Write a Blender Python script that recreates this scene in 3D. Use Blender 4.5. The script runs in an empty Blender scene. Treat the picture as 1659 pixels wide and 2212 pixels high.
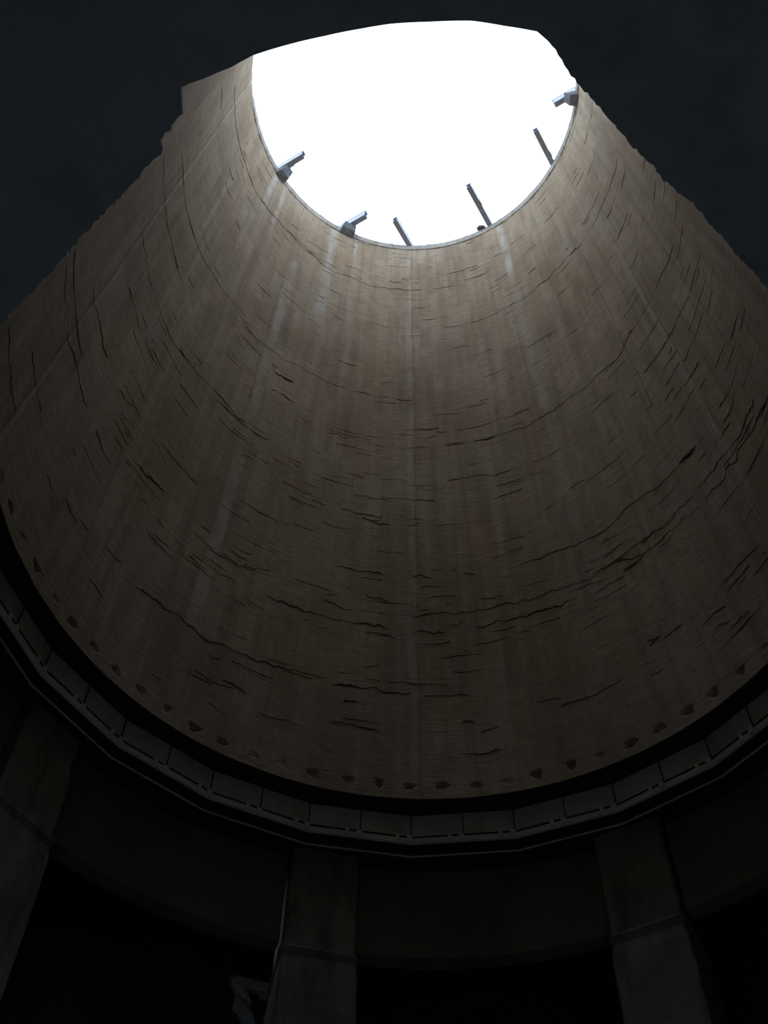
import bpy, bmesh, math, random
import numpy as np
from mathutils import Vector, Matrix

random.seed(7)
SC = bpy.context.scene
COL = SC.collection

# ------------------------------------------------------------------ camera
PITCH, ROLL = math.radians(59.36639626), math.radians(1.51038229)
CAM = Vector((-0.5209, -6.4532, 1.6))          # the shaft axis is the world origin
cam_d = bpy.data.cameras.new('camera')
cam_d.sensor_fit = 'VERTICAL'
cam_d.sensor_height = 24.0
cam_d.lens = 24.0 * 2548.6122 / 2212.0
cam_d.clip_start, cam_d.clip_end = 0.05, 500
cam = bpy.data.objects.new('camera', cam_d)
COL.objects.link(cam)
fwd = Vector((0, math.cos(PITCH), math.sin(PITCH)))
upv = Vector((0, -math.sin(PITCH), math.cos(PITCH)))
rgt = Vector((1, 0, 0))
cr_, sr_ = math.cos(ROLL), math.sin(ROLL)
R = rgt * cr_ + upv * sr_
U = rgt * -sr_ + upv * cr_
cam.matrix_world = Matrix(((R.x, U.x, -fwd.x, CAM.x), (R.y, U.y, -fwd.y, CAM.y), (R.z, U.z, -fwd.z, CAM.z), (0, 0, 0, 1)))
SC.camera = cam

# ------------------------------------------------------------------ world: flat white overcast sky
w = bpy.data.worlds.new('overcast_sky')
SC.world = w
w.use_nodes = True
bg = w.node_tree.nodes['Background']
bg.inputs['Color'].default_value = (0.69, 0.83, 1.0, 1)
bg.inputs['Strength'].default_value = 2.75

SC.view_settings.view_transform = 'Standard'
SC.view_settings.look = 'None'
SC.view_settings.exposure = 0.0
SC.view_settings.gamma = 1.0
SC.view_settings.use_curve_mapping = False
SC.cycles.max_bounces = 14
SC.cycles.diffuse_bounces = 14
SC.cycles.glossy_bounces = 4
SC.cycles.use_denoising = True
SC.cycles.sample_clamp_indirect = 0

# ------------------------------------------------------------------ dimensions (metres)
Z_BASE, Z_RIM = 13.349, 35.229
R_BASE, R_RIM = 5.0, 4.428
Z_SLAB = 12.80

def wall_r(z):
    return R_BASE + (R_RIM - R_BASE) * (z - Z_BASE) / (Z_RIM - Z_BASE)

def cyl(r, th, z):
    t = math.radians(th)
    return (r * math.sin(t), r * math.cos(t), z)

# ------------------------------------------------------------------ helpers
def tag(o, label=None, cat=None, group=None, kind=None):
    if label: o['label'] = label
    if cat: o['category'] = cat
    if group: o['group'] = group
    if kind: o['kind'] = kind
    return o

def link_mesh(name, verts, faces, mats, parent=None, smooth=False, mat_idx=None):
    me = bpy.data.meshes.new(name)
    me.from_pydata([tuple(v) for v in verts], [], faces)
    me.validate()
    for m in (mats if isinstance(mats, (list, tuple)) else [mats]):
        me.materials.append(m)
    if mat_idx is not None:
        me.polygons.foreach_set('material_index', mat_idx)
    if smooth:
        me.polygons.foreach_set('use_smooth', [True] * len(me.polygons))
    me.update()
    o = bpy.data.objects.new(name, me)
    COL.objects.link(o)
    if parent is not None:
        o.parent = parent
    return o

def fix_normals(o):
    bm = bmesh.new(); bm.from_mesh(o.data)
    bmesh.ops.recalc_face_normals(bm, faces=bm.faces)
    bm.to_mesh(o.data); bm.free()
    return o

def empty(name, loc, rz=0.0):
    o = bpy.data.objects.new(name, None)
    o.location = loc
    o.rotation_euler = (0, 0, rz)
    o.empty_display_size = 0.2
    COL.objects.link(o)
    return o

def hexa(c):
    """eight corners (bottom 4 ccw, top 4 ccw) -> verts, faces"""
    return list(c), [(3, 2, 1, 0), (4, 5, 6, 7), (0, 1, 5, 4), (1, 2, 6, 5), (2, 3, 7, 6), (3, 0, 4, 7)]

def boxv(x0, x1, y0, y1, z0, z1):
    return hexa([(x0, y0, z0), (x1, y0, z0), (x1, y1, z0), (x0, y1, z0), (x0, y0, z1), (x1, y0, z1), (x1, y1, z1), (x0, y1, z1)])

class MB:
    def __init__(self): self.v, self.f = [], []
    def add(self, vf):
        n = len(self.v); self.v += [tuple(p) for p in vf[0]]; self.f += [tuple(i + n for i in q) for q in vf[1]]
        return self
    def box(self, *a): return self.add(boxv(*a))
    def build(self, name, mat, parent=None, bevel=0.0, rough=0.0, cuts=0, seed=1):
        o = link_mesh(name, self.v, self.f, mat, parent)
        if bevel or rough:
            bm = bmesh.new(); bm.from_mesh(o.data)
            if cuts:
                bmesh.ops.subdivide_edges(bm, edges=bm.edges[:], cuts=cuts, use_grid_fill=True)
            if rough:
                rnd = random.Random(seed)
                for v in bm.verts:
                    v.co += Vector((rnd.uniform(-1, 1), rnd.uniform(-1, 1), rnd.uniform(-1, 1))) * rough
            if bevel:
                bmesh.ops.bevel(bm, geom=bm.edges[:], offset=bevel, segments=2, affect='EDGES', profile=0.6)
            bm.to_mesh(o.data); bm.free()
        return o

# ------------------------------------------------------------------ materials
def nt(name):
    m = bpy.data.materials.new(name); m.use_nodes = True
    t = m.node_tree; b = t.nodes['Principled BSDF']
    b.inputs['Specular IOR Level'].default_value = 0.15
    b.inputs['Roughness'].default_value = 0.95
    return m, t, b

def N(t, typ, **kw):
    n = t.nodes.new(typ)
    for k, v in kw.items():
        if k in n.inputs: n.inputs[k].default_value = v
        else: setattr(n, k, v)
    return n

def math_(t, op, a, b=None, c=None, clamp=False):
    n = t.nodes.new('ShaderNodeMath'); n.operation = op; n.use_clamp = clamp
    for i, x in enumerate((a, b, c)):
        if x is None: continue
        if isinstance(x, (int, float)): n.inputs[i].default_value = x
        else: t.links.new(x, n.inputs[i])
    return n.outputs[0]

def mix(t, f, a, b, blend='MIX'):
    n = t.nodes.new('ShaderNodeMix'); n.data_type = 'RGBA'; n.blend_type = blend
    for s, x in ((n.inputs[0], f), (n.inputs[6], a), (n.inputs[7], b)):
        if isinstance(x, (int, float)): s.default_value = x
        elif isinstance(x, tuple): s.default_value = (*x, 1) if len(x) == 3 else x
        else: t.links.new(x, s)
    return n.outputs[2]

def ramp(t, f, lo, hi):
    return math_(t, 'MULTIPLY', math_(t, 'SUBTRACT', f, lo), 1.0 / (hi - lo), clamp=True)

def noise(t, vec, scale, detail=4, rough=0.55):
    n = t.nodes.new('ShaderNodeTexNoise')
    n.inputs['Scale'].default_value = scale; n.inputs['Detail'].default_value = detail; n.inputs['Roughness'].default_value = rough
    t.links.new(vec, n.inputs['Vector'])
    return n.outputs['Fac']

def mapped(t, vec, sx, sy, sz=1.0, loc=(0, 0, 0)):
    n = t.nodes.new('ShaderNodeMapping'); n.inputs['Scale'].default_value = (sx, sy, sz); n.inputs['Location'].default_value = loc
    t.links.new(vec, n.inputs['Vector'])
    return n.outputs[0]

def shaft_material():
    m, t, b = nt('board_marked_concrete')
    uv = t.nodes.new('ShaderNodeUVMap'); uv.uv_map = 'round'       # x = metres around, y = metres up
    vec = uv.outputs[0]
    sep = t.nodes.new('ShaderNodeSeparateXYZ'); t.links.new(vec, sep.inputs[0])
    x, z = sep.outputs[0], sep.outputs[1]
    warp = noise(t, mapped(t, vec, 0.8, 0.5), 1.0, 3)
    col = mix(t, ramp(t, noise(t, mapped(t, vec, 0.35, 0.22), 1.0, 5), 0.36, 0.64), WALL_A, WALL_B)
    # warm brown blotches
    col = mix(t, math_(t, 'MULTIPLY', ramp(t, noise(t, mapped(t, vec, 0.28, 0.2, loc=(7, 3, 0)), 1.0, 6, 0.65), 0.47, 0.66), 0.85), col, WALL_C)
    # formwork boards: a narrow upright board and a wide lift panel, each of its own shade
    for wd, ht, amt, off in ((0.27, 1.15, 0.09, 0.0), (1.35, 2.3, 0.08, 0.5)):
        br = t.nodes.new('ShaderNodeTexBrick')
        br.offset = off
        br.inputs['Color1'].default_value = (0, 0, 0, 1); br.inputs['Color2'].default_value = (1, 1, 1, 1)
        br.inputs['Mortar'].default_value = (0.3, 0.3, 0.3, 1)
        br.inputs['Scale'].default_value = 1.0
        br.inputs['Mortar Size'].default_value = 0.006
        br.inputs['Brick Width'].default_value = wd; br.inputs['Row Height'].default_value = ht
        t.links.new(mapped(t, vec, 1, 1, loc=(20, 3, 0)), br.inputs['Vector'])
        g = math_(t, 'MULTIPLY_ADD', br.outputs['Color'], amt * 2, 1 - amt)
        cmb = t.nodes.new('ShaderNodeCombineColor')
        for i in range(3): t.links.new(g, cmb.inputs[i])
        col = mix(t, 1.0, col, cmb.outputs[0], 'MULTIPLY')
    # vertical streaks washed down the wall
    st = noise(t, mapped(t, vec, 5.5, 0.16), 1.0, 4, 0.6)
    col = mix(t, math_(t, 'MULTIPLY', ramp(t, st, 0.50, 0.74), 0.42), col, WALL_STREAK)
    col = mix(t, math_(t, 'MULTIPLY', ramp(t, st, 0.46, 0.28), 0.4), col, WALL_D)
    # short horizontal honeycomb lines left by the shuttering
    da = noise(t, mapped(t, vec, 1.6, 13.0), 1.0, 4, 0.65)
    msk = ramp(t, noise(t, mapped(t, vec, 0.5, 0.5, loc=(2, 9, 0)), 1.0, 3), 0.40, 0.62)
    col = mix(t, math_(t, 'MULTIPLY', math_(t, 'MULTIPLY', ramp(t, da, 0.58, 0.70), msk), 0.42), col, WALL_D)
    col = mix(t, math_(t, 'MULTIPLY', ramp(t, noise(t, vec, 5.0, 8, 0.75), 0.48, 0.75), 0.6), col, WALL_D)
    # upright joints: pale lime wash and thin dark lines
    r0 = 4.7
    for th, wd, z0, z1, amt, pale in JOINTS:
        xc = math.radians(th) * r0
        jag = math_(t, 'MULTIPLY_ADD', warp, 0.12, xc - 0.06)
        d = math_(t, 'ABSOLUTE', math_(t, 'SUBTRACT', x, jag))
        f = ramp(t, d, wd, wd * 0.35)
        f = math_(t, 'MULTIPLY', f, math_(t, 'MULTIPLY', ramp(t, z, z0, z0 + 1.2), ramp(t, z, z1, z1 - 0.4)))
        f = math_(t, 'MULTIPLY', f, ramp(t, noise(t, mapped(t, vec, 2.2, 0.9, loc=(th, 1, 0)), 1.0, 6, 0.65), 0.36, 0.62))
        col = mix(t, math_(t, 'MULTIPLY', f, amt), col, WALL_LIME if pale else WALL_D)
    t.links.new(col, b.inputs['Base Color'])
    bp = t.nodes.new('ShaderNodeBump'); bp.inputs['Strength'].default_value = 0.5; bp.inputs['Distance'].default_value = 0.03
    h = math_(t, 'ADD', noise(t, mapped(t, vec, 2.5, 9.0), 1.0, 6, 0.65), math_(t, 'MULTIPLY', ramp(t, da, 0.66, 0.56), 0.5))
    t.links.new(h, bp.inputs['Height']); t.links.new(bp.outputs[0], b.inputs['Normal'])
    return m

def rough_material(name, c1, c2, scale=1.2, bump=0.4, c3=None, roughness=0.95, spec=0.15, metal=0.0):
    m, t, b = nt(name)
    g = t.nodes.new('ShaderNodeNewGeometry')
    p = g.outputs['Position']
    f = ramp(t, noise(t, p, scale, 6, 0.6), 0.35, 0.65)
    col = mix(t, f, c1, c2)
    if c3:
        col = mix(t, math_(t, 'MULTIPLY', ramp(t, noise(t, mapped(t, p, scale * 2.2, scale * 2.2, scale * 0.5), 1.0, 5, 0.65), 0.5, 0.7), 0.8), col, c3)
    t.links.new(col, b.inputs['Base Color'])
    b.inputs['Roughness'].default_value = roughness
    b.inputs['Specular IOR Level'].default_value = spec
    b.inputs['Metallic'].default_value = metal
    bp = t.nodes.new('ShaderNodeBump'); bp.inputs['Strength'].default_value = bump; bp.inputs['Distance'].default_value = 0.02
    t.links.new(noise(t, p, scale * 9, 6, 0.65), bp.inputs['Height']); t.links.new(bp.outputs[0], b.inputs['Normal'])
    return m

WALL_A, WALL_B, WALL_C = (0.385, 0.30, 0.205), (0.47, 0.38, 0.28), (0.34, 0.245, 0.16)
WALL_D, WALL_STREAK, WALL_LIME = (0.20, 0.14, 0.09), (0.54, 0.48, 0.42), (0.66, 0.63, 0.60)
# (degrees, half width m, from z, to z, amount, pale?)
JOINTS = [(-0.1, 0.09, 13, 36, 0.32, True), (0.95, 0.022, 13, 36, 0.8, False),
          (-41.0, 0.15, 15, 31.0, 0.52, True), (-42.8, 0.02, 15, 36, 0.5, False),
          (-28.9, 0.20, 27.5, 36, 0.6, True), (-58.2, 0.14, 30.5, 36, 0.8, True), (-52.5, 0.09, 31, 36, 0.6, True),
          (35.0, 0.13, 30.5, 36, 0.9, True), (35.0, 0.14, 15, 30, 0.3, True),
          (-92.2, 0.03, 13, 36, 0.9, False), (-91.3, 0.05, 13, 36, 0.5, True), (-75, 0.10, 24, 31, 0.4, True),
          (59.7, 0.025, 18, 30, 0.8, False), (71.1, 0.03, 17, 28, 0.6, False), (70.3, 0.06, 15, 27, 0.4, True), (83.0, 0.03, 14, 30, 0.5, False),
          (22.4, 0.02, 14, 34, 0.35, False), (-12.5, 0.02, 18, 36, 0.35, False), (48.0, 0.02, 18, 33, 0.4, False), (-20.0, 0.08, 28, 36, 0.4, True)]
M_WALL = shaft_material()
M_CRACK = rough_material('soot_filled_crack', (0.05, 0.036, 0.024), (0.10, 0.073, 0.05), 6)
M_RIM = rough_material('weathered_rim_concrete', (0.40, 0.37, 0.33), (0.52, 0.48, 0.43), 2.5, 0.7, (0.28, 0.23, 0.18))
M_STEEL = rough_material('grey_painted_steel', (0.44, 0.50, 0.66), (0.52, 0.58, 0.72), 3.0, 0.2, (0.40, 0.38, 0.42), 0.6, 0.4)
M_RUBBLE = rough_material('corbel_concrete', (0.20, 0.20, 0.23), (0.28, 0.28, 0.31), 5.0, 0.8)
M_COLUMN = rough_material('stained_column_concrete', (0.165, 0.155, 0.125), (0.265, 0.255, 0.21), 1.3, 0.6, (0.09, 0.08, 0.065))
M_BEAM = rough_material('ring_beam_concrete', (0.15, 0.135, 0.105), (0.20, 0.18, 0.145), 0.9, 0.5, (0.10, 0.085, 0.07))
M_SLAB = rough_material('lightened_slab_concrete', (0.60, 0.65, 0.68), (0.70, 0.74, 0.76), 0.6, 0.5, (0.45, 0.48, 0.50))  # near ceiling, lighter than real concrete to carry the veiling glare
M_SHEET = rough_material('dusty_steel_sheet', (0.56, 0.53, 0.47), (0.66, 0.63, 0.57), 1.5, 0.3, (0.45, 0.38, 0.30), 0.85, 0.2)
M_FLANGE = rough_material('pale_painted_angle_steel', (0.70, 0.68, 0.63), (0.80, 0.78, 0.73), 2.0, 0.2, None, 0.85, 0.2)
M_DARKSTEEL = rough_material('blackened_steel', (0.025, 0.025, 0.022), (0.05, 0.045, 0.038), 3.0, 0.2, None, 0.9, 0.1)
M_SOOT_SHADE = rough_material('soot_and_shade_black', (0.025, 0.025, 0.025), (0.045, 0.045, 0.042), 0.8, 0.6)  # also puts shade into the colour of the far ceiling and wall underside
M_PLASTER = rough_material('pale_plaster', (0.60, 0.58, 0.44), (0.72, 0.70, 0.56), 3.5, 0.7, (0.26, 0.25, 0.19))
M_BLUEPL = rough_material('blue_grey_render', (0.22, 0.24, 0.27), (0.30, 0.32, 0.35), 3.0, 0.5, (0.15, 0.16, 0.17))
M_ADDED_DARK = rough_material('added_heap_black', (0.03, 0.03, 0.03), (0.06, 0.058, 0.055), 1.5, 0.8)
M_FLOOR = rough_material('dusty_floor_concrete', (0.29, 0.28, 0.26), (0.38, 0.365, 0.34), 0.7, 0.5)

CRACKS = [
 (3, [(-97.2, 32.01), (-87.9, 32.03), (-79.7, 32.08), (-72.0, 32.06), (-63.4, 31.94), (-56.0, 32.05), (-51.4, 32.22), (-42.2, 32.1), (-34.2, 31.97), (-28.3, 31.78), (-21.2, 31.9), (-13.0, 31.77), (-7.0, 31.78), (-1.1, 31.8), (4.2, 31.8)]),
 (1, [(8.1, 31.8), (12.7, 31.82), (18.3, 31.78)]),
 (1, [(-7.1, 32.35), (-2.2, 32.32)]),
 (2, [(-102.3, 29.66), (-92.4, 29.93), (-82.3, 30.15), (-73.6, 30.25)]),
 (1, [(-21.5, 34.21), (-5.7, 34.53), (2.9, 34.56), (13.1, 34.42)]),
 (3, [(-97.8, 25.0), (-92.4, 25.11), (-85.2, 25.14), (-77.6, 25.19), (-72.9, 25.26), (-62.7, 25.46), (-56.4, 25.55), (-48.0, 25.22), (-41.1, 25.23), (-32.4, 25.39), (-22.8, 25.31), (-10.7, 25.33), (-6.5, 25.3), (0.4, 25.28)]),
 (2, [(-103.4, 22.93), (-93.4, 23.32), (-87.7, 23.35), (-82.4, 23.4), (-75.9, 23.43)]),
 (3, [(-91.8, 21.32), (-86.7, 21.47), (-80.3, 21.48), (-73.0, 21.46), (-68.9, 21.44), (-62.3, 21.59), (-55.6, 21.73), (-49.3, 21.78), (-41.7, 21.56)]),
 (3, [(-99.3, 17.98), (-94.4, 18.09), (-88.8, 18.17), (-84.6, 18.22), (-80.5, 18.24)]),
 (3, [(-85.9, 20.14), (-80.4, 20.19), (-77.4, 20.16)]),
 (3, [(-74.7, 20.22), (-71.0, 20.27), (-68.3, 20.23)]),
 (2, [(-106.0, 16.83), (-101.4, 16.93), (-95.3, 17.1), (-89.9, 17.11), (-85.7, 17.18)]),
 (3, [(-105.1, 16.45), (-99.8, 16.57), (-92.8, 16.71), (-86.6, 16.83), (-82.3, 16.82), (-78.8, 16.83)]),
 (3, [(-107.1, 13.94), (-102.3, 14.09), (-96.2, 14.2), (-92.0, 14.32)]),
 (2, [(-97.5, 15.09), (-92.6, 15.15), (-87.0, 15.25)]),
 (2, [(-74.2, 16.89), (-70.4, 16.8), (-68.0, 16.82)]),
 (3, [(-74.4, 18.26), (-71.1, 18.38), (-68.9, 18.47)]),
 (3, [(-62.7, 18.51), (-59.7, 18.51), (-56.0, 18.29)]),
 (4, [(-63.0, 17.54), (-58.7, 17.66), (-54.7, 17.69)]),
 (5, [(-38.6, 24.49), (-35.9, 24.46), (-32.2, 24.5)]),
 (5, [(-38.2, 23.66), (-35.1, 23.66), (-32.0, 23.69)]),
 (3, [(-7.9, 26.03), (-5.1, 26.1)]),
 (2, [(-20.1, 25.61), (-17.6, 25.62)]),
 (3, [(-20.5, 23.11), (-18.4, 23.15), (-15.7, 23.13)]),
 (2, [(-13.9, 23.13), (-10.5, 23.13)]),
 (2, [(-9.4, 23.13), (-6.0, 23.08)]),
 (3, [(-0.6, 23.11), (3.2, 23.15)]),
 (2, [(8.6, 23.15), (13.6, 23.14), (18.7, 23.09), (23.8, 23.08), (25.4, 23.1)]),
 (3, [(24.7, 23.12), (33.3, 23.12), (40.1, 23.15), (46.8, 23.14), (50.9, 23.15), (57.8, 23.05), (62.7, 23.34), (70.8, 23.31)]),
 (3, [(-7.3, 21.78), (-4.5, 21.76)]),
 (2, [(-13.2, 21.76), (-11.2, 21.74)]),
 (2, [(8.4, 21.72), (13.6, 21.74), (19.1, 21.66)]),
 (3, [(-22.6, 20.33), (-19.6, 20.39)]),
 (2, [(-15.6, 20.39), (-10.4, 20.41), (-6.6, 20.4)]),
 (3, [(-9.2, 20.2), (-5.1, 20.16)]),
 (3, [(-0.7, 20.4), (2.7, 20.41)]),
 (4, [(-1.4, 20.16), (2.9, 20.2)]),
 (3, [(-45.9, 21.58), (-41.5, 21.67)]),
 (2, [(-39.4, 21.56), (-35.3, 21.66)]),
 (2, [(-40.4, 20.6), (-37.2, 20.66)]),
 (3, [(-16.2, 18.48), (-11.3, 18.56), (-6.0, 18.51)]),
 (3, [(-0.1, 18.56), (4.1, 18.54)]),
 (3, [(10.3, 18.54), (16.2, 18.56), (21.8, 18.48)]),
 (2, [(21.8, 18.48), (29.5, 18.46), (39.7, 18.35), (46.7, 18.53), (50.6, 18.52), (54.5, 18.4), (59.6, 18.35)]),
 (3, [(-15.2, 17.83), (-11.0, 17.84), (-4.8, 17.81)]),
 (3, [(-17.4, 17.47), (-11.9, 17.44)]),
 (3, [(-0.2, 17.42), (4.4, 17.47), (9.7, 17.45), (15.2, 17.48), (22.0, 17.44), (26.8, 17.45), (40.6, 17.39), (46.7, 17.14), (51.7, 17.12), (56.4, 17.1), (59.9, 17.04)]),
 (4, [(-28.9, 17.05), (-23.3, 17.09), (-17.1, 17.11), (-10.3, 17.07), (-4.9, 17.07)]),
 (3, [(-0.2, 16.96), (1.6, 17.05), (5.9, 17.04)]),
 (4, [(12.1, 17.02), (16.2, 17.07), (21.6, 17.08), (27.2, 17.05), (32.0, 17.03)]),
 (2, [(13.6, 17.79), (17.7, 17.76)]),
 (4, [(-14.6, 15.48), (-9.7, 15.49), (-5.7, 15.48)]),
 (1, [(-5.7, 15.48), (1.4, 15.49)]),
 (3, [(-14.0, 14.66), (-8.6, 14.67), (-5.2, 14.64)]),
 (2, [(-62.2, 14.47), (-58.1, 14.48)]),
 (3, [(-53.2, 15.26), (-48.7, 15.33), (-43.6, 15.35), (-40.4, 15.38), (-35.7, 15.44), (-29.6, 15.46), (-23.4, 15.54), (-17.9, 15.45)]),
 (3, [(-45.8, 16.81), (-41.3, 16.84)]),
 (3, [(-39.2, 16.89), (-35.1, 16.99)]),
 (3, [(-38.5, 17.41), (-35.0, 17.42), (-28.2, 17.76)]),
 (2, [(-38.8, 14.56), (-35.4, 14.58), (-31.2, 14.66)]),
 (3, [(37.3, 29.08), (44.6, 29.21), (49.8, 29.27), (55.9, 29.17), (60.1, 29.08), (72.1, 29.1), (78.7, 28.98), (87.9, 28.94)]),
 (2, [(44.2, 21.65), (48.9, 21.61), (53.2, 21.59)]),
 (4, [(62.8, 20.26), (66.4, 20.26)]),
 (6, [(59.6, 18.35), (62.0, 18.36), (64.7, 18.33)]),
 (3, [(61.8, 21.6), (64.4, 21.6), (70.1, 21.54), (75.0, 21.56)]),
 (4, [(81.6, 21.44), (86.0, 21.44)]),
 (2, [(75.0, 21.56), (81.6, 21.44)]),
 (2, [(86.0, 21.44), (91.1, 21.36)]),
 (2, [(77.1, 23.32), (81.0, 23.16), (85.6, 23.14)]),
 (3, [(61.2, 17.42), (63.7, 17.41), (67.0, 17.43), (70.1, 17.37), (74.0, 17.34), (77.3, 17.29), (80.5, 17.32)]),
 (3, [(61.5, 17.02), (66.3, 16.99), (68.4, 17.08), (70.7, 16.97), (72.0, 17.12), (75.9, 16.99), (79.6, 16.98), (82.8, 16.91)]),
 (3, [(46.1, 17.44), (51.2, 17.42), (55.1, 17.45), (59.7, 17.42)]),
 (2, [(54.8, 16.68), (57.3, 16.65)]),
 (2, [(41.8, 15.27), (44.3, 15.22)]),
 (2, [(53.7, 14.6), (56.3, 14.53)]),
 (2, [(40.7, 14.61), (43.2, 14.59)]),
 (2, [(22.1, 29.1), (32.0, 29.15), (38.2, 29.1)]),
 (1, [(10.5, 29.17), (22.2, 29.09)]),
]
TRACE = [(4.846, -112.93), (4.789, -114.23), (4.793, -115.13), (4.695, -118.18), (4.577, -123.31), (4.528, -129.52), (4.494, -135.19), (4.504, -139.48), (4.545, -141.68), (4.535, -143.61), (4.59, -144.13), (4.636, -144.4), (4.668, -145.13), (4.67, -146.23), (4.708, -146.65), (4.722, -148.32), (4.855, -149.3), (4.924, -149.8), (4.921, -150.65), (4.895, -152.49), (4.879, -155.74), (4.899, -158.29), (4.885, -162.14), (4.873, -166.15), (4.874, -170.11), (4.882, -173.04), (4.879, -177.37), (4.893, 178.31), (4.875, 174.9), (4.871, 171.45), (4.808, 170.0), (4.684, 168.0), (4.573, 166.46), (4.515, 165.29), (4.414, 162.49), (4.299, 159.29), (4.192, 155.83), (4.132, 152.08), (4.098, 151.35), (4.063, 148.65), (4.072, 144.65), (4.029, 141.35), (4.018, 133.99), (4.06, 127.62)]
STRIP = [(-17.51, 12.739), (-16.33, 12.743), (-15.1, 12.731), (-13.77, 12.719), (-13.82, 12.586), (-14.24, 12.581), (-14.79, 12.571), (-15.36, 12.583), (-15.89, 12.603), (-16.45, 12.599), (-16.97, 12.65)]
FRAG1 = [(-17.85, 12.694), (-17.28, 12.693), (-16.85, 12.623), (-16.49, 12.59), (-16.02, 12.53), (-15.72, 12.448), (-15.41, 12.353), (-15.95, 12.38), (-16.55, 12.435), (-17.03, 12.509), (-17.48, 12.592)]
FRAG2 = [(-17.06, 12.432), (-16.7, 12.392), (-16.14, 12.336), (-15.63, 12.271), (-15.14, 12.183), (-14.51, 11.947), (-15.66, 11.912), (-16.5, 12.101), (-17.16, 12.174), (-17.16, 12.278)]
FRAG3 = [(-14.65, 12.514), (-13.97, 12.528), (-13.89, 12.492), (-14.45, 12.49)]

# ------------------------------------------------------------------ the shaft wall (one continuous concrete shell)
def build_shaft():
    nth, nz = 1080, 520
    th = np.linspace(-180, 180, nth + 1)
    zz = np.concatenate([np.linspace(Z_BASE, 13.95, 60, endpoint=False), np.linspace(13.95, Z_RIM, nz - 60)])
    T, Z = np.meshgrid(np.radians(th), zz)
    Rr = R_BASE + (R_RIM - R_BASE) * (Z - Z_BASE) / (Z_RIM - Z_BASE)
    rs = np.random.RandomState(3)
    rel = np.zeros_like(Rr)
    for i in range(36):                      # gentle unevenness of the shuttering
        a, b_, p = rs.randint(2, 60), rs.uniform(0.2, 5.0), rs.uniform(0, 6.28)
        rel += 0.0005 * np.sin(a * T + b_ * Z + p)
    lift = np.floor((Z - Z_BASE) / 1.15)
    rel += 0.003 * (np.sin(lift * 12.9898) * 43758.5 % 1.0 - 0.5)
    D = np.degrees(T)
    for k, (h, hz, hw, hh, dp) in enumerate(HOLES):   # ragged anchor holes above the foot
        dx = np.radians(D - h) * 5.0; dz = Z - hz
        ang = np.arctan2(dz / hh, dx / hw)
        rad = np.hypot(dx / hw, dz / hh) * (1 + 0.18 * np.sin(3 * ang + k) + 0.12 * np.sin(5 * ang + 2 * k))
        rel += dp * np.clip((1.15 - rad) * 3.0, 0, 1)
    Rr = Rr + rel
    # broken, uneven rim
    top = np.zeros(nth + 1)
    for i in range(30):
        a, p = rs.randint(8, 260), rs.uniform(0, 6.28)
        top += 0.008 * np.sin(a * T[0] + p)
    top[-1] = top[0]
    Z[-1] += top
    X, Y = Rr * np.sin(T), Rr * np.cos(T)
    n = nth + 1; m = len(zz)
    co = np.stack([X, Y, Z], -1).reshape(-1, 3)
    # outer skin
    oz = [Z[-1], np.full(n, Z_BASE)]
    outer = []
    for zrow, ro in ((Z[-1], R_RIM + 0.36), (np.full(n, Z_BASE), R_BASE + 0.60)):
        outer.append(np.stack([ro * np.sin(T[0]), ro * np.cos(T[0]), zrow], -1))
    co = np.concatenate([co] + outer)
    idx = np.arange((m + 2) * n).reshape(m + 2, n)
    a = idx[:-1, :-1].ravel(); b_ = idx[:-1, 1:].ravel(); c = idx[1:, 1:].ravel(); d = idx[1:, :-1].ravel()
    F = np.stack([a, b_, c, d], 1)
    l = idx[-1]; f0 = idx[0]
    F = np.concatenate([F, np.stack([l[:-1], l[1:], f0[1:], f0[:-1]], 1)])
    me = bpy.data.meshes.new('wall_shaft')
    me.vertices.add(len(co)); me.vertices.foreach_set('co', co.ravel())
    me.loops.add(F.size); me.loops.foreach_set('vertex_index', F.ravel())
    me.polygons.add(len(F)); me.polygons.foreach_set('loop_start', np.arange(0, F.size, 4))
    me.update(calc_edges=True)
    uvl = me.uv_layers.new(name='round')
    tt = np.concatenate([np.tile(T[0], m + 2)]) * 4.7
    zf = np.concatenate([Z.ravel(), Z[-1], np.full(n, Z_BASE)])
    uvv = np.stack([tt, zf], 1)
    uvl.data.foreach_set('uv', uvv[F.ravel()].ravel())
    me.materials.append(M_WALL); me.materials.append(M_SOOT_SHADE)
    mi = np.zeros(len(F), dtype=np.int32); mi[-nth:] = 1                 # shade painted black on the underside of the wall foot
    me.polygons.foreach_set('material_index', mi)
    me.validate()
    o = bpy.data.objects.new('wall_shaft', me); COL.objects.link(o)
    tag(o, kind='structure')
    return o

HOLES = []
for i in range(72):
    h = -182.9 + 5.06 * i
    if h > 175: continue
    rnd = random.Random(i * 3 + 1)
    HOLES.append((h + rnd.uniform(-.3, .3), 13.585 + rnd.uniform(-.03, .03), rnd.uniform(0.045, 0.078), rnd.uniform(0.045, 0.075), rnd.choice((0.012, 0.03, 0.05, 0.07, 0.10))))
shaft = build_shaft()

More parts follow.
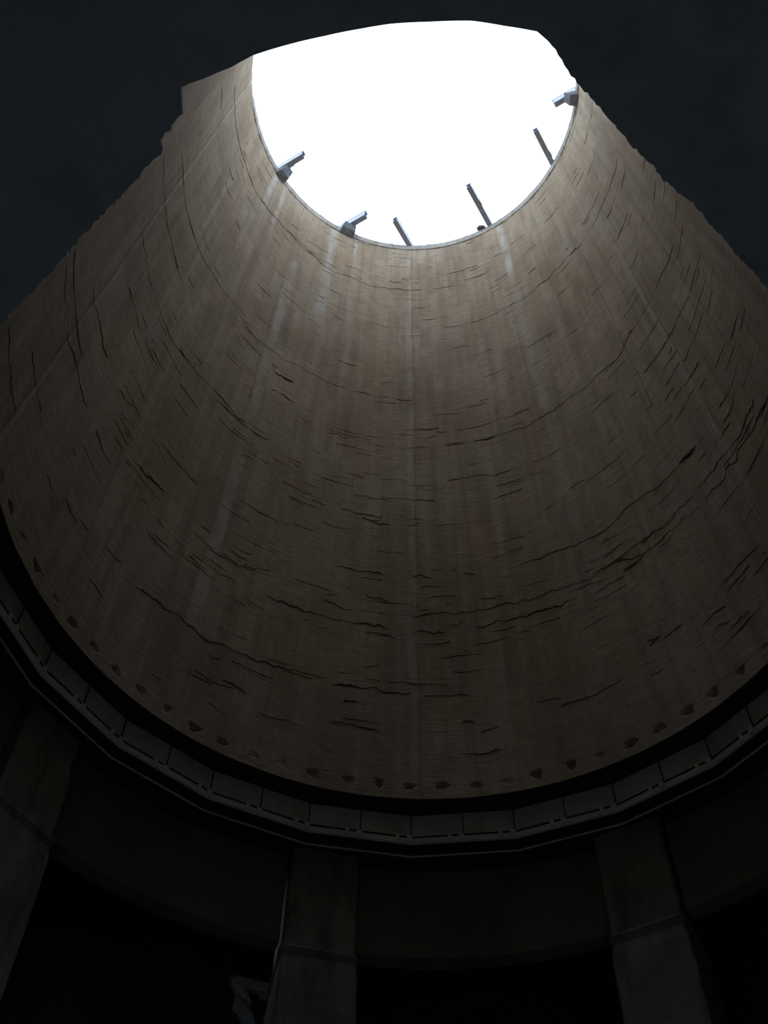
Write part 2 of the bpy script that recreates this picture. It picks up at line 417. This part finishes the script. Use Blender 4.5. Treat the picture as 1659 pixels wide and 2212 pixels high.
# ragged pour joints: overhanging fins and seams of dirty concrete on the wall
def crack_mesh():
    V, F = [], []
    def ribbon(pts, h, gap=0.0, jag=0.02, rnd=random):
        step = 0.032
        dense = []
        for (a0, z0), (a1, z1) in zip(pts[:-1], pts[1:]):
            L = math.hypot(math.radians(a1 - a0) * 4.8, z1 - z0)
            k = max(1, int(L / step))
            for j in range(k): dense.append((a0 + (a1 - a0) * j / k, z0 + (z1 - z0) * j / k))
        dense.append(pts[-1])
        off, wv, prev, on = 0.0, 1.0, None, True; jag *= 1.6
        for i, (a, z) in enumerate(dense):
            off = off * 0.82 + rnd.uniform(-jag, jag)
            wv = min(1.9, max(0.18, wv + rnd.uniform(-.42, .40)))
            if rnd.random() < 0.05: on = rnd.random() > gap
            e = min(1.0, i / 3.0, (len(dense) - 1 - i) / 3.0)
            hh = h * wv * max(0.1, e)
            zc = z + off
            r = wall_r(zc)
            if not on:
                prev = None; continue
            n = len(V)
            V.extend([cyl(r + 0.012, a, zc - hh / 2), cyl(r - 0.005 - hh * 0.10, a, zc - hh * 0.1), cyl(r - 0.006 - hh * 0.06, a, zc + hh * 0.35), cyl(r + 0.012, a, zc + hh / 2)])
            if prev is not None:
                for q in range(3): F.append((prev + q, n + q, n + q + 1, prev + q + 1))
            prev = n
    rnd = random.Random(11)
    H = {1: 0.012, 2: 0.017, 3: 0.019, 4: 0.030, 5: 0.070, 6: 0.12}
    for s, pts in CRACKS:
        ribbon(pts, H[s], {1: .5, 2: .2, 3: .06}.get(s, 0.0), 0.022 if s > 2 else 0.014, rnd)
    lifts = sorted({round(sum(p[1] for p in pts) / len(pts), 1) for s, pts in CRACKS})
    for i in range(460):                      # short minor seams
        a = rnd.uniform(-80, 100)
        z = rnd.choice(lifts) + rnd.gauss(0, 0.35) if rnd.random() < 0.6 else rnd.uniform(14.2, 35.0)
        if not 14.0 < z < 34.8: continue
        L = rnd.uniform(1.0, 8.0) * (1.6 if rnd.random() < .2 else 1)
        ribbon([(a, z), (a + L / 2, z + rnd.uniform(-.04, .04)), (a + L, z + rnd.uniform(-.06, .06))], rnd.choice((0.004, 0.005, 0.007, 0.010)), 0.3, 0.008, rnd)
    return V, F
cv, cf = crack_mesh()
cracks = link_mesh('trim_1', cv, cf, M_CRACK)
tag(cracks, kind='structure')

# coping band round the rim, broken off short on the left
def coping():
    V, F = [], []
    rnd = random.Random(5)
    n = 700; a0, a1 = -85.0, 100.0
    off = 0
    for i in range(n + 1):
        a = a0 + (a1 - a0) * i / n
        off = off * 0.7 + rnd.uniform(-.010, .010)
        e = min(1.0, (i + 1) / 3)
        ri = R_RIM - 0.028 * e + off * .7
        zt = Z_RIM + 0.02 + off * 2.6 + (0.04 if (i // 6) % 9 == 4 else 0)
        V += [cyl(wall_r(34.92) + 0.03, a, 34.92), cyl(wall_r(34.93) - 0.022 * e + off * .5, a, 34.94 + off), cyl(ri, a, zt), cyl(ri + 0.40, a, zt)]
        if i:
            p, c = (i - 1) * 4, i * 4
            for q in range(3): F.append((p + q, c + q, c + q + 1, p + q + 1))
            F.append((p + 3, c + 3, c, p))
    F.append((0, 1, 2, 3)); k = n * 4; F.append((k + 3, k + 2, k + 1, k))
    return V, F
V, F = coping()
tag(fix_normals(link_mesh('trim_2', V, F, M_RIM)), kind='structure')

# ------------------------------------------------------------------ ceiling slab round the hole, broken away towards the viewer
SLAB_T = 0.07
def slab():
    rings = 2.0
    angs = []
    tr = [(a if a >= 0 else a + 360, r) for r, a in TRACE]   # 112..248 deg in 0..360
    tr.sort()
    def hole_r(a):
        a %= 360
        if tr[0][0] <= a <= tr[-1][0]:
            for (a0, r0), (a1, r1) in zip(tr[:-1], tr[1:]):
                if a0 <= a <= a1:
                    return r0 + (r1 - r0) * ((a - a0) / max(1e-6, a1 - a0))
        # 24-sided opening elsewhere
        s = ((a + 0.4) % 15.0) - 7.5
        rp = 5.45 * math.cos(math.radians(7.5)) / math.cos(math.radians(s))
        for edge, rr in ((tr[0][0], tr[0][1]), (tr[-1][0], tr[-1][1])):
            dd = abs(a - edge)
            if dd < 14: rp = rr + (rp - rr) * dd / 14
        return rp
    A = [i * 0.5 for i in range(720)]
    A = sorted(set(A + [round(a, 3) for a, _ in tr]))
    radii = [5.75, 6.90, 7.50, 8.4, 9.2]
    V, F = [], []
    cols = []
    rnd = random.Random(4)
    for a in A:
        hr = hole_r(a)
        if 112 < a < 248 and not 169 < a < 212: hr += rnd.uniform(-.012, .012)
        col = []
        for r in [hr] + radii:
            col.append((len(V), len(V) + 1)); V.append(cyl(r, a, Z_SLAB)); V.append(cyl(r, a, Z_SLAB + SLAB_T))
        cols.append(col)
    def open_(a, j):                       # hidden gap added beyond the ring beam to let daylight onto the plaster
        aa = a % 360
        return j == 2 and 334.0 <= aa <= 343.0
    n = len(A)
    for i in range(n):
        k = (i + 1) % n; c0, c1 = cols[i], cols[k]; am = A[i] + 0.01
        for j in range(len(radii)):
            if open_(am, j): continue
            F.append((c0[j][0], c1[j][0], c1[j + 1][0], c0[j + 1][0]))
            F.append((c0[j][1], c0[j + 1][1], c1[j + 1][1], c1[j][1]))
            if j == 0 or open_(am, j - 1): F.append((c0[j][0], c0[j][1], c1[j][1], c1[j][0]))
            if j == len(radii) - 1 or open_(am, j + 1): F.append((c0[j + 1][0], c1[j + 1][0], c1[j + 1][1], c0[j + 1][1]))
    for i in range(n):
        if open_(A[i] + .01, 2) and not open_(A[i - 1] + .01, 2):
            c = cols[i]; F.append((c[2][0], c[2][1], c[3][1], c[3][0]))
        if not open_(A[i] + .01, 2) and open_(A[i - 1] + .01, 2):
            c = cols[i]; F.append((c[2][0], c[3][0], c[3][1], c[2][1]))
    return V, F
V, F = slab()
o = fix_normals(link_mesh('ceiling', V, F, [M_SLAB, M_SOOT_SHADE]))
for p in o.data.polygons:                   # shade put into the colour: ring side black, near side pale
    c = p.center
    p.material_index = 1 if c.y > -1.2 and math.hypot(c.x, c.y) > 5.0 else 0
tag(o, kind='structure')

def ring_solid(name, r0, r1, z0, z1, mat, a0=0.0, a1=360.0, n=360, poly=False, parent=None):
    full = a1 - a0 >= 359.9
    V, F = [], []
    m = n if full else n + 1
    for i in range(m):
        a = a0 + (a1 - a0) * i / n
        c = 1.0
        if poly:
            s = ((a + 0.4) % 15.0) - 7.5; c = math.cos(math.radians(7.5)) / math.cos(math.radians(s))
        V += [cyl(r0 * c, a, z0), cyl(r1, a, z0), cyl(r1, a, z1), cyl(r0 * c, a, z1)]
    for i in range(n):
        p, q = i * 4, ((i + 1) % m) * 4
        for k in range(4): F.append((p + k, q + k, q + (k + 1) % 4, p + (k + 1) % 4))
    if not full:
        F.append((0, 1, 2, 3)); e = n * 4; F.append((e + 3, e + 2, e + 1, e))
    return fix_normals(link_mesh(name, V, F, mat, parent))

# kerb the shaft stands on, and the enclosing gallery
tag(ring_solid('trim_3', 5.45, 5.62, Z_SLAB + SLAB_T, Z_BASE, M_SOOT_SHADE, poly=True), kind='structure')
gal = ring_solid('wall_gallery', 8.40, 8.75, 2.6, Z_SLAB, M_SOOT_SHADE)
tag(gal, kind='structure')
tag(ring_solid('wall_gallery_foot', 8.40, 8.75, 0.0, 2.6, M_SOOT_SHADE, -150.0, 154.0, 300), kind='structure')   # unseen doorway added behind the viewer to light the near ceiling
V, F = [(0, 0, 0), (0, 0, -0.3)], []
for i in range(180):
    V += [cyl(60, i * 2, 0), cyl(60, i * 2, -0.3)]
for i in range(180):
    p, q = 2 + i * 2, 2 + ((i + 1) % 180) * 2
    F += [(0, p, q), (1, q + 1, p + 1), (p, p + 1, q + 1, q)]
tag(fix_normals(link_mesh('floor', V, F, M_FLOOR)), kind='structure')
# unseen black heap added under the shaft to cut floor bounce
V, F = [(0, 0, 0.42)], []
rnd = random.Random(2)
for k, (r, z) in enumerate(((1.6, .36), (3.0, .24), (4.3, .10), (5.1, 0.0))):
    for i in range(48):
        s = 1 + 0.05 * math.sin(i * 0.7 + k) + rnd.uniform(-.02, .02)
        V.append(cyl(r * s, i * 7.5, z + (rnd.uniform(-.03, .03) if z else 0)))
for i in range(48):
    j = (i + 1) % 48
    F.append((0, 1 + j, 1 + i))
    for k in range(3): F.append((1 + k * 48 + i, 1 + k * 48 + j, 49 + k * 48 + j, 49 + k * 48 + i))
F.append(tuple(145 + i for i in range(48)))
tag(fix_normals(link_mesh('added_dark_heap', V, F, M_ADDED_DARK)), 'unseen black heap added under the shaft to cut floor bounce', 'heap')

# ------------------------------------------------------------------ columns
COLS = [(-53.2, 'stained square concrete column at the far left under the ring, with a torn top corner'),
        (-12.0, 'broad concrete column left of centre under the ring, pale stain at its top'),
        (29.2, 'concrete column on the right under the ring, with a cracked construction joint halfway'),
        (70.0, None), (109.0, None), (146.0, None), (-93.0, None), (-132.0, None)]
RC0, RC1 = 5.58, 6.50
def column(a, label, idx):
    hw = 0.445
    m = MB()
    zj = 11.18
    m.v, m.f = [], []
    prof = [(0.0, 0.035), (zj - 0.28, 0.035), (zj - 0.10, 0.015), (zj, 0.045), (zj + 0.07, 0.0), (Z_SLAB, 0.0)]
    V, F = [], []
    rnd = random.Random(idx)
    rows = []
    zs = []
    for (z0, e0), (z1, e1) in zip(prof[:-1], prof[1:]):
        k = max(1, int((z1 - z0) / 0.22))
        for j in range(k): zs.append((z0 + (z1 - z0) * j / k, e0 + (e1 - e0) * j / k))
    zs.append(prof[-1])
    ch = 0.03
    for z, e in zs:
        x1 = hw + e; y0, y1 = RC0 - e, RC1 + e
        ring = []
        ptsb = [(-x1 + ch, y0), (-x1 * .33, y0), (x1 * .33, y0), (x1 - ch, y0), (x1, y0 + ch), (x1, y1), (-x1, y1), (-x1, y0 + ch)]
        for x, y in ptsb:
            jx, jy = rnd.uniform(-.006, .006), rnd.uniform(-.006, .006)
            if idx == 0 and z > 12.2 and x > 0.3 and y < 5.8: jx -= 0.03 + 0.05 * rnd.random()
            ring.append(len(V)); V.append((x + jx, y + jy, z))
        rows.append(ring)
    for r0, r1 in zip(rows[:-1], rows[1:]):
        for q in range(8): F.append((r0[q], r0[(q + 1) % 8], r1[(q + 1) % 8], r1[q]))
    F.append(tuple(reversed(rows[0]))); F.append(tuple(rows[-1]))
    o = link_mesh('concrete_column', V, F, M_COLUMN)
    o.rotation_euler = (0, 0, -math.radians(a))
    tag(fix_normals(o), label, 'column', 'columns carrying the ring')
    return o
for i, (a, lb) in enumerate(COLS):
    if lb is None and a not in (70.0, -93.0): continue
    column(a, lb or ('concrete column in shadow beyond the right edge column' if a > 0 else 'concrete column in shadow beyond the far left column'), i)

# deep ring beams between the columns
HALF = math.degrees(0.50 / 6.0)
spans = [(-93.0, -53.2, 'dark concrete ring beam left of the far left column'), (-53.2, -12.0, 'dark concrete ring beam between far left and centre columns'),
         (-12.0, 29.2, 'dark concrete ring beam between centre column and right column'), (29.2, 70.0, 'dark concrete ring beam right of the right hand column')]
for a0, a1, lb in spans:
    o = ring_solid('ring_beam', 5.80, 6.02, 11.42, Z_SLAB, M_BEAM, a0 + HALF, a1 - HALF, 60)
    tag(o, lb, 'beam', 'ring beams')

# ------------------------------------------------------------------ steel skirt plates hung under the rim of the hole
ORD = ['first', 'second', 'third', 'fourth', 'fifth', 'sixth', 'seventh', 'eighth']
def skirt(i):
    a0, a1 = i * 15.0 - 0.4, i * 15.0 + 14.6
    am = (a0 + a1) / 2
    t = empty('skirt_plate', cyl(5.27, am, 12.82))
    side = 'right' if i >= 0 else 'left'
    n = i if i >= 0 else -i - 1
    tag(t, '%s steel skirt plate %s of the lowest corner of the ring' % (ORD[n], side), 'plate', 'skirt plates round the ring')
    c0 = Vector(t.location)
    def P(r, a, z):                        # on the straight side of the 24-sided ring
        s = ((a + 0.4) % 15.0) - 7.5
        if a <= a0 + 1e-6: s = -7.5
        if a >= a1 - 1e-6: s = 7.5
        rr = r * math.cos(math.radians(7.5)) / math.cos(math.radians(s))
        return Vector(cyl(rr, a, z)) - c0
    def bar(name, r0, r1, z0, z1, mat, b0=a0, b1=a1):
        v, f = hexa([P(r0, b0, z0), P(r0, b1, z0), P(r1, b1, z0), P(r1, b0, z0), P(r0, b0, z1), P(r0, b1, z1), P(r1, b1, z1), P(r1, b0, z1)])
        return fix_normals(link_mesh(name, v, f, mat, t))
    bar('sheet', 5.315, 5.325, 12.885, 13.34, M_SHEET)
    bar('rib', 5.295, 5.315, 12.93, 13.33, M_DARKSTEEL, am - 0.07, am + 0.07)
    bar('rib', 5.295, 5.315, 12.93, 13.33, M_DARKSTEEL, a1 - 0.16, a1 - 0.02)
    bar('tie_rod', 5.255, 5.270, 12.893, 12.911, M_DARKSTEEL)
    bar('angle', 5.27, 5.31, 12.810, 12.89, M_FLANGE).__setitem__('label', 'pale painted bottom angle')
    bar('soffit', 5.31, 5.42, 12.812, 12.826, M_DARKSTEEL)
    bar('lip', 5.412, 5.424, 12.718, 12.826, M_DARKSTEEL)
    bar('lip_edge', 5.408, 5.428, 12.700, 12.718, M_SHEET)
    for ca, hh, w_ in ((a1 - 0.35, 0.065, .40), (a1 - 2.1, 0.075, .28), (am - 0.25, 0.040, .40), (am - 2.0, 0.070, .28)):
        bar('clamp', 5.240, 5.27, 12.825, 12.855 + hh, M_FLANGE, ca - w_, ca + w_)
    return t
for i in range(-8, 7):
    skirt(i)

# ------------------------------------------------------------------ cut-off steel joists on the rim
DA = Vector((0.850, -0.527)).normalized(); DB = Vector((0.527, 0.850)).normalized()
def joist(end, outward, label, seat, fw=0.14, hh=0.30, notch=0):
    if seat: hh = 0.42
    """end = inner end, outward = unit vector to the wall"""
    e = Vector(end)
    # length until 0.4 m beyond the inner rim
    L = 0.0
    while (e + outward * L).length < R_RIM + 0.38: L += 0.01
    z0 = Z_RIM + 0.045
    t = empty('steel_joist', (e.x, e.y, z0), math.atan2(outward.y, outward.x))
    tag(t, label, 'beam', 'cut off joists on the rim')
    tf = 0.016
    MB().box(0, L, -fw / 2, fw / 2, 0, tf).build('flange', M_STEEL, t)
    for y in (-fw / 2 + 0.012, fw / 2 - 0.012):
        MB().box(0.02, L, y - 0.005, y + 0.005, tf, hh - tf).build('web', M_STEEL, t)
    MB().box(0, L, -fw / 2, fw / 2, hh - tf, hh).build('flange', M_STEEL, t)
    if notch:
        MB().box(notch, notch + 0.16, fw / 2 * -1 - 0.02, -fw / 2, 0.0, hh * .6).build('splice_plate', M_STEEL, t)
    return t
A1 = joist((-3.06, 1.915), -DA, 'short steel joist leaning out from the rim at far left, over a square block', True, notch=0.35)
A2 = joist((-1.26, 3.585), -DA, 'short steel joist over a wedge of concrete at the lower left of the rim', True)
A3 = joist((3.88, 0.355), DA, 'short steel joist at the right edge of the sky opening, over a block', True)
B1 = joist((-0.435, 3.69), DB, 'thin steel joist standing out at the lowest point of the sky opening', False)
B2 = joist((1.645, 2.655), DB, 'longest thin steel joist, right of the lowest point of the opening', False, notch=0.5)
B3 = joist((3.4175, 1.055), DB, 'thin steel joist on the right side of the opening below the block joist', False, notch=0.7)

def corbel(end, outward, side, label, seed, depth=0.30, wid=0.36, zt=0.030, hgt=0.34):
    e = Vector(end); d = Vector(outward)
    L = 0.0
    while (e + d * L).length < R_RIM - 0.02: L += 0.01
    p = e + d * L
    n = Vector((-p.x, -p.y)).normalized()           # inwards
    s = Vector((-n.y, n.x)) * (1 if side > 0 else -1)
    z1 = Z_RIM + zt; z0 = z1 - hgt
    q = p + s * 0.10
    def pt(a, b, z): v = q + n * a + s * b; return (v.x, v.y, z)
    V = [pt(-.02, -wid / 2, z0 - .12), pt(-.02, wid / 2, z0 - .12), pt(depth * .6, wid / 2 - .03, z0), pt(depth * .6, -wid / 2 + .03, z0),
         pt(-.02, -wid / 2, z1), pt(-.02, wid / 2, z1), pt(depth, wid / 2 - .05, z1 - .01), pt(depth, -wid / 2 + .05, z1 - .01)]
    v, f = hexa(V)
    m = MB(); m.v, m.f = v, f
    o = m.build('concrete_corbel', M_RUBBLE, None, 0.0, 0.010, 3, seed)
    fix_normals(o)
    return tag(o, label, 'corbel', 'concrete blocks under the joists')
corbel((-3.06, 1.915), -DA, 1, 'square concrete block under the far left joist on the rim', 1)
corbel((-1.26, 3.585), -DA, 1, 'wedge shaped concrete block under the lower left joist', 2, 0.26, 0.44, hgt=0.26)
corbel((3.88, 0.355), DA, -1, 'dark concrete block under the joist at the right edge of the opening', 3, 0.32, 0.34)
# loose mortar heap at the foot of the longest joist
def lump(c, r, label, seed):
    bm = bmesh.new(); bmesh.ops.create_icosphere(bm, subdivisions=3, radius=1.0)
    rnd = random.Random(seed)
    ph = [(rnd.uniform(2, 7), rnd.uniform(2, 7), rnd.uniform(2, 7), rnd.uniform(0, 6)) for _ in range(5)]
    for v in bm.verts:
        f = 1 + sum(0.09 * math.sin(a * v.co.x + b * v.co.y + c_ * v.co.z + d) for a, b, c_, d in ph)
        v.co = Vector((v.co.x * r[0] * f, v.co.y * r[1] * f, max(v.co.z, -0.35) * r[2] * f))
    me = bpy.data.meshes.new('mortar_lump'); bm.to_mesh(me); bm.free(); me.materials.append(M_RUBBLE)
    o = bpy.data.objects.new('mortar_lump', me); o.location = c; COL.objects.link(o)
    return tag(o, label, 'rubble')
lump((2.10, 3.86, Z_RIM + 0.075), (0.12, 0.10, 0.09), 'small rough mortar lump at the foot of the longest joist', 4)

# ------------------------------------------------------------------ broken plaster lit through the added hole in the gallery ceiling
def patch(name, pts, label, mat, r=8.40, dep=0.10, tilt=0.0):
    V = []
    for a, z in pts: V.append(cyl(r - dep - tilt * (12.8 - z), a, z))
    n = len(pts)
    for a, z in pts: V.append(cyl(r - 0.004, a, z))
    F = [tuple(range(n)), tuple(reversed(range(n, 2 * n)))]
    for i in range(n):
        k = (i + 1) % n; F.append((i, n + i, n + k, k))
    o = fix_normals(link_mesh(name, V, F, mat))
    return tag(o, label, 'plaster')
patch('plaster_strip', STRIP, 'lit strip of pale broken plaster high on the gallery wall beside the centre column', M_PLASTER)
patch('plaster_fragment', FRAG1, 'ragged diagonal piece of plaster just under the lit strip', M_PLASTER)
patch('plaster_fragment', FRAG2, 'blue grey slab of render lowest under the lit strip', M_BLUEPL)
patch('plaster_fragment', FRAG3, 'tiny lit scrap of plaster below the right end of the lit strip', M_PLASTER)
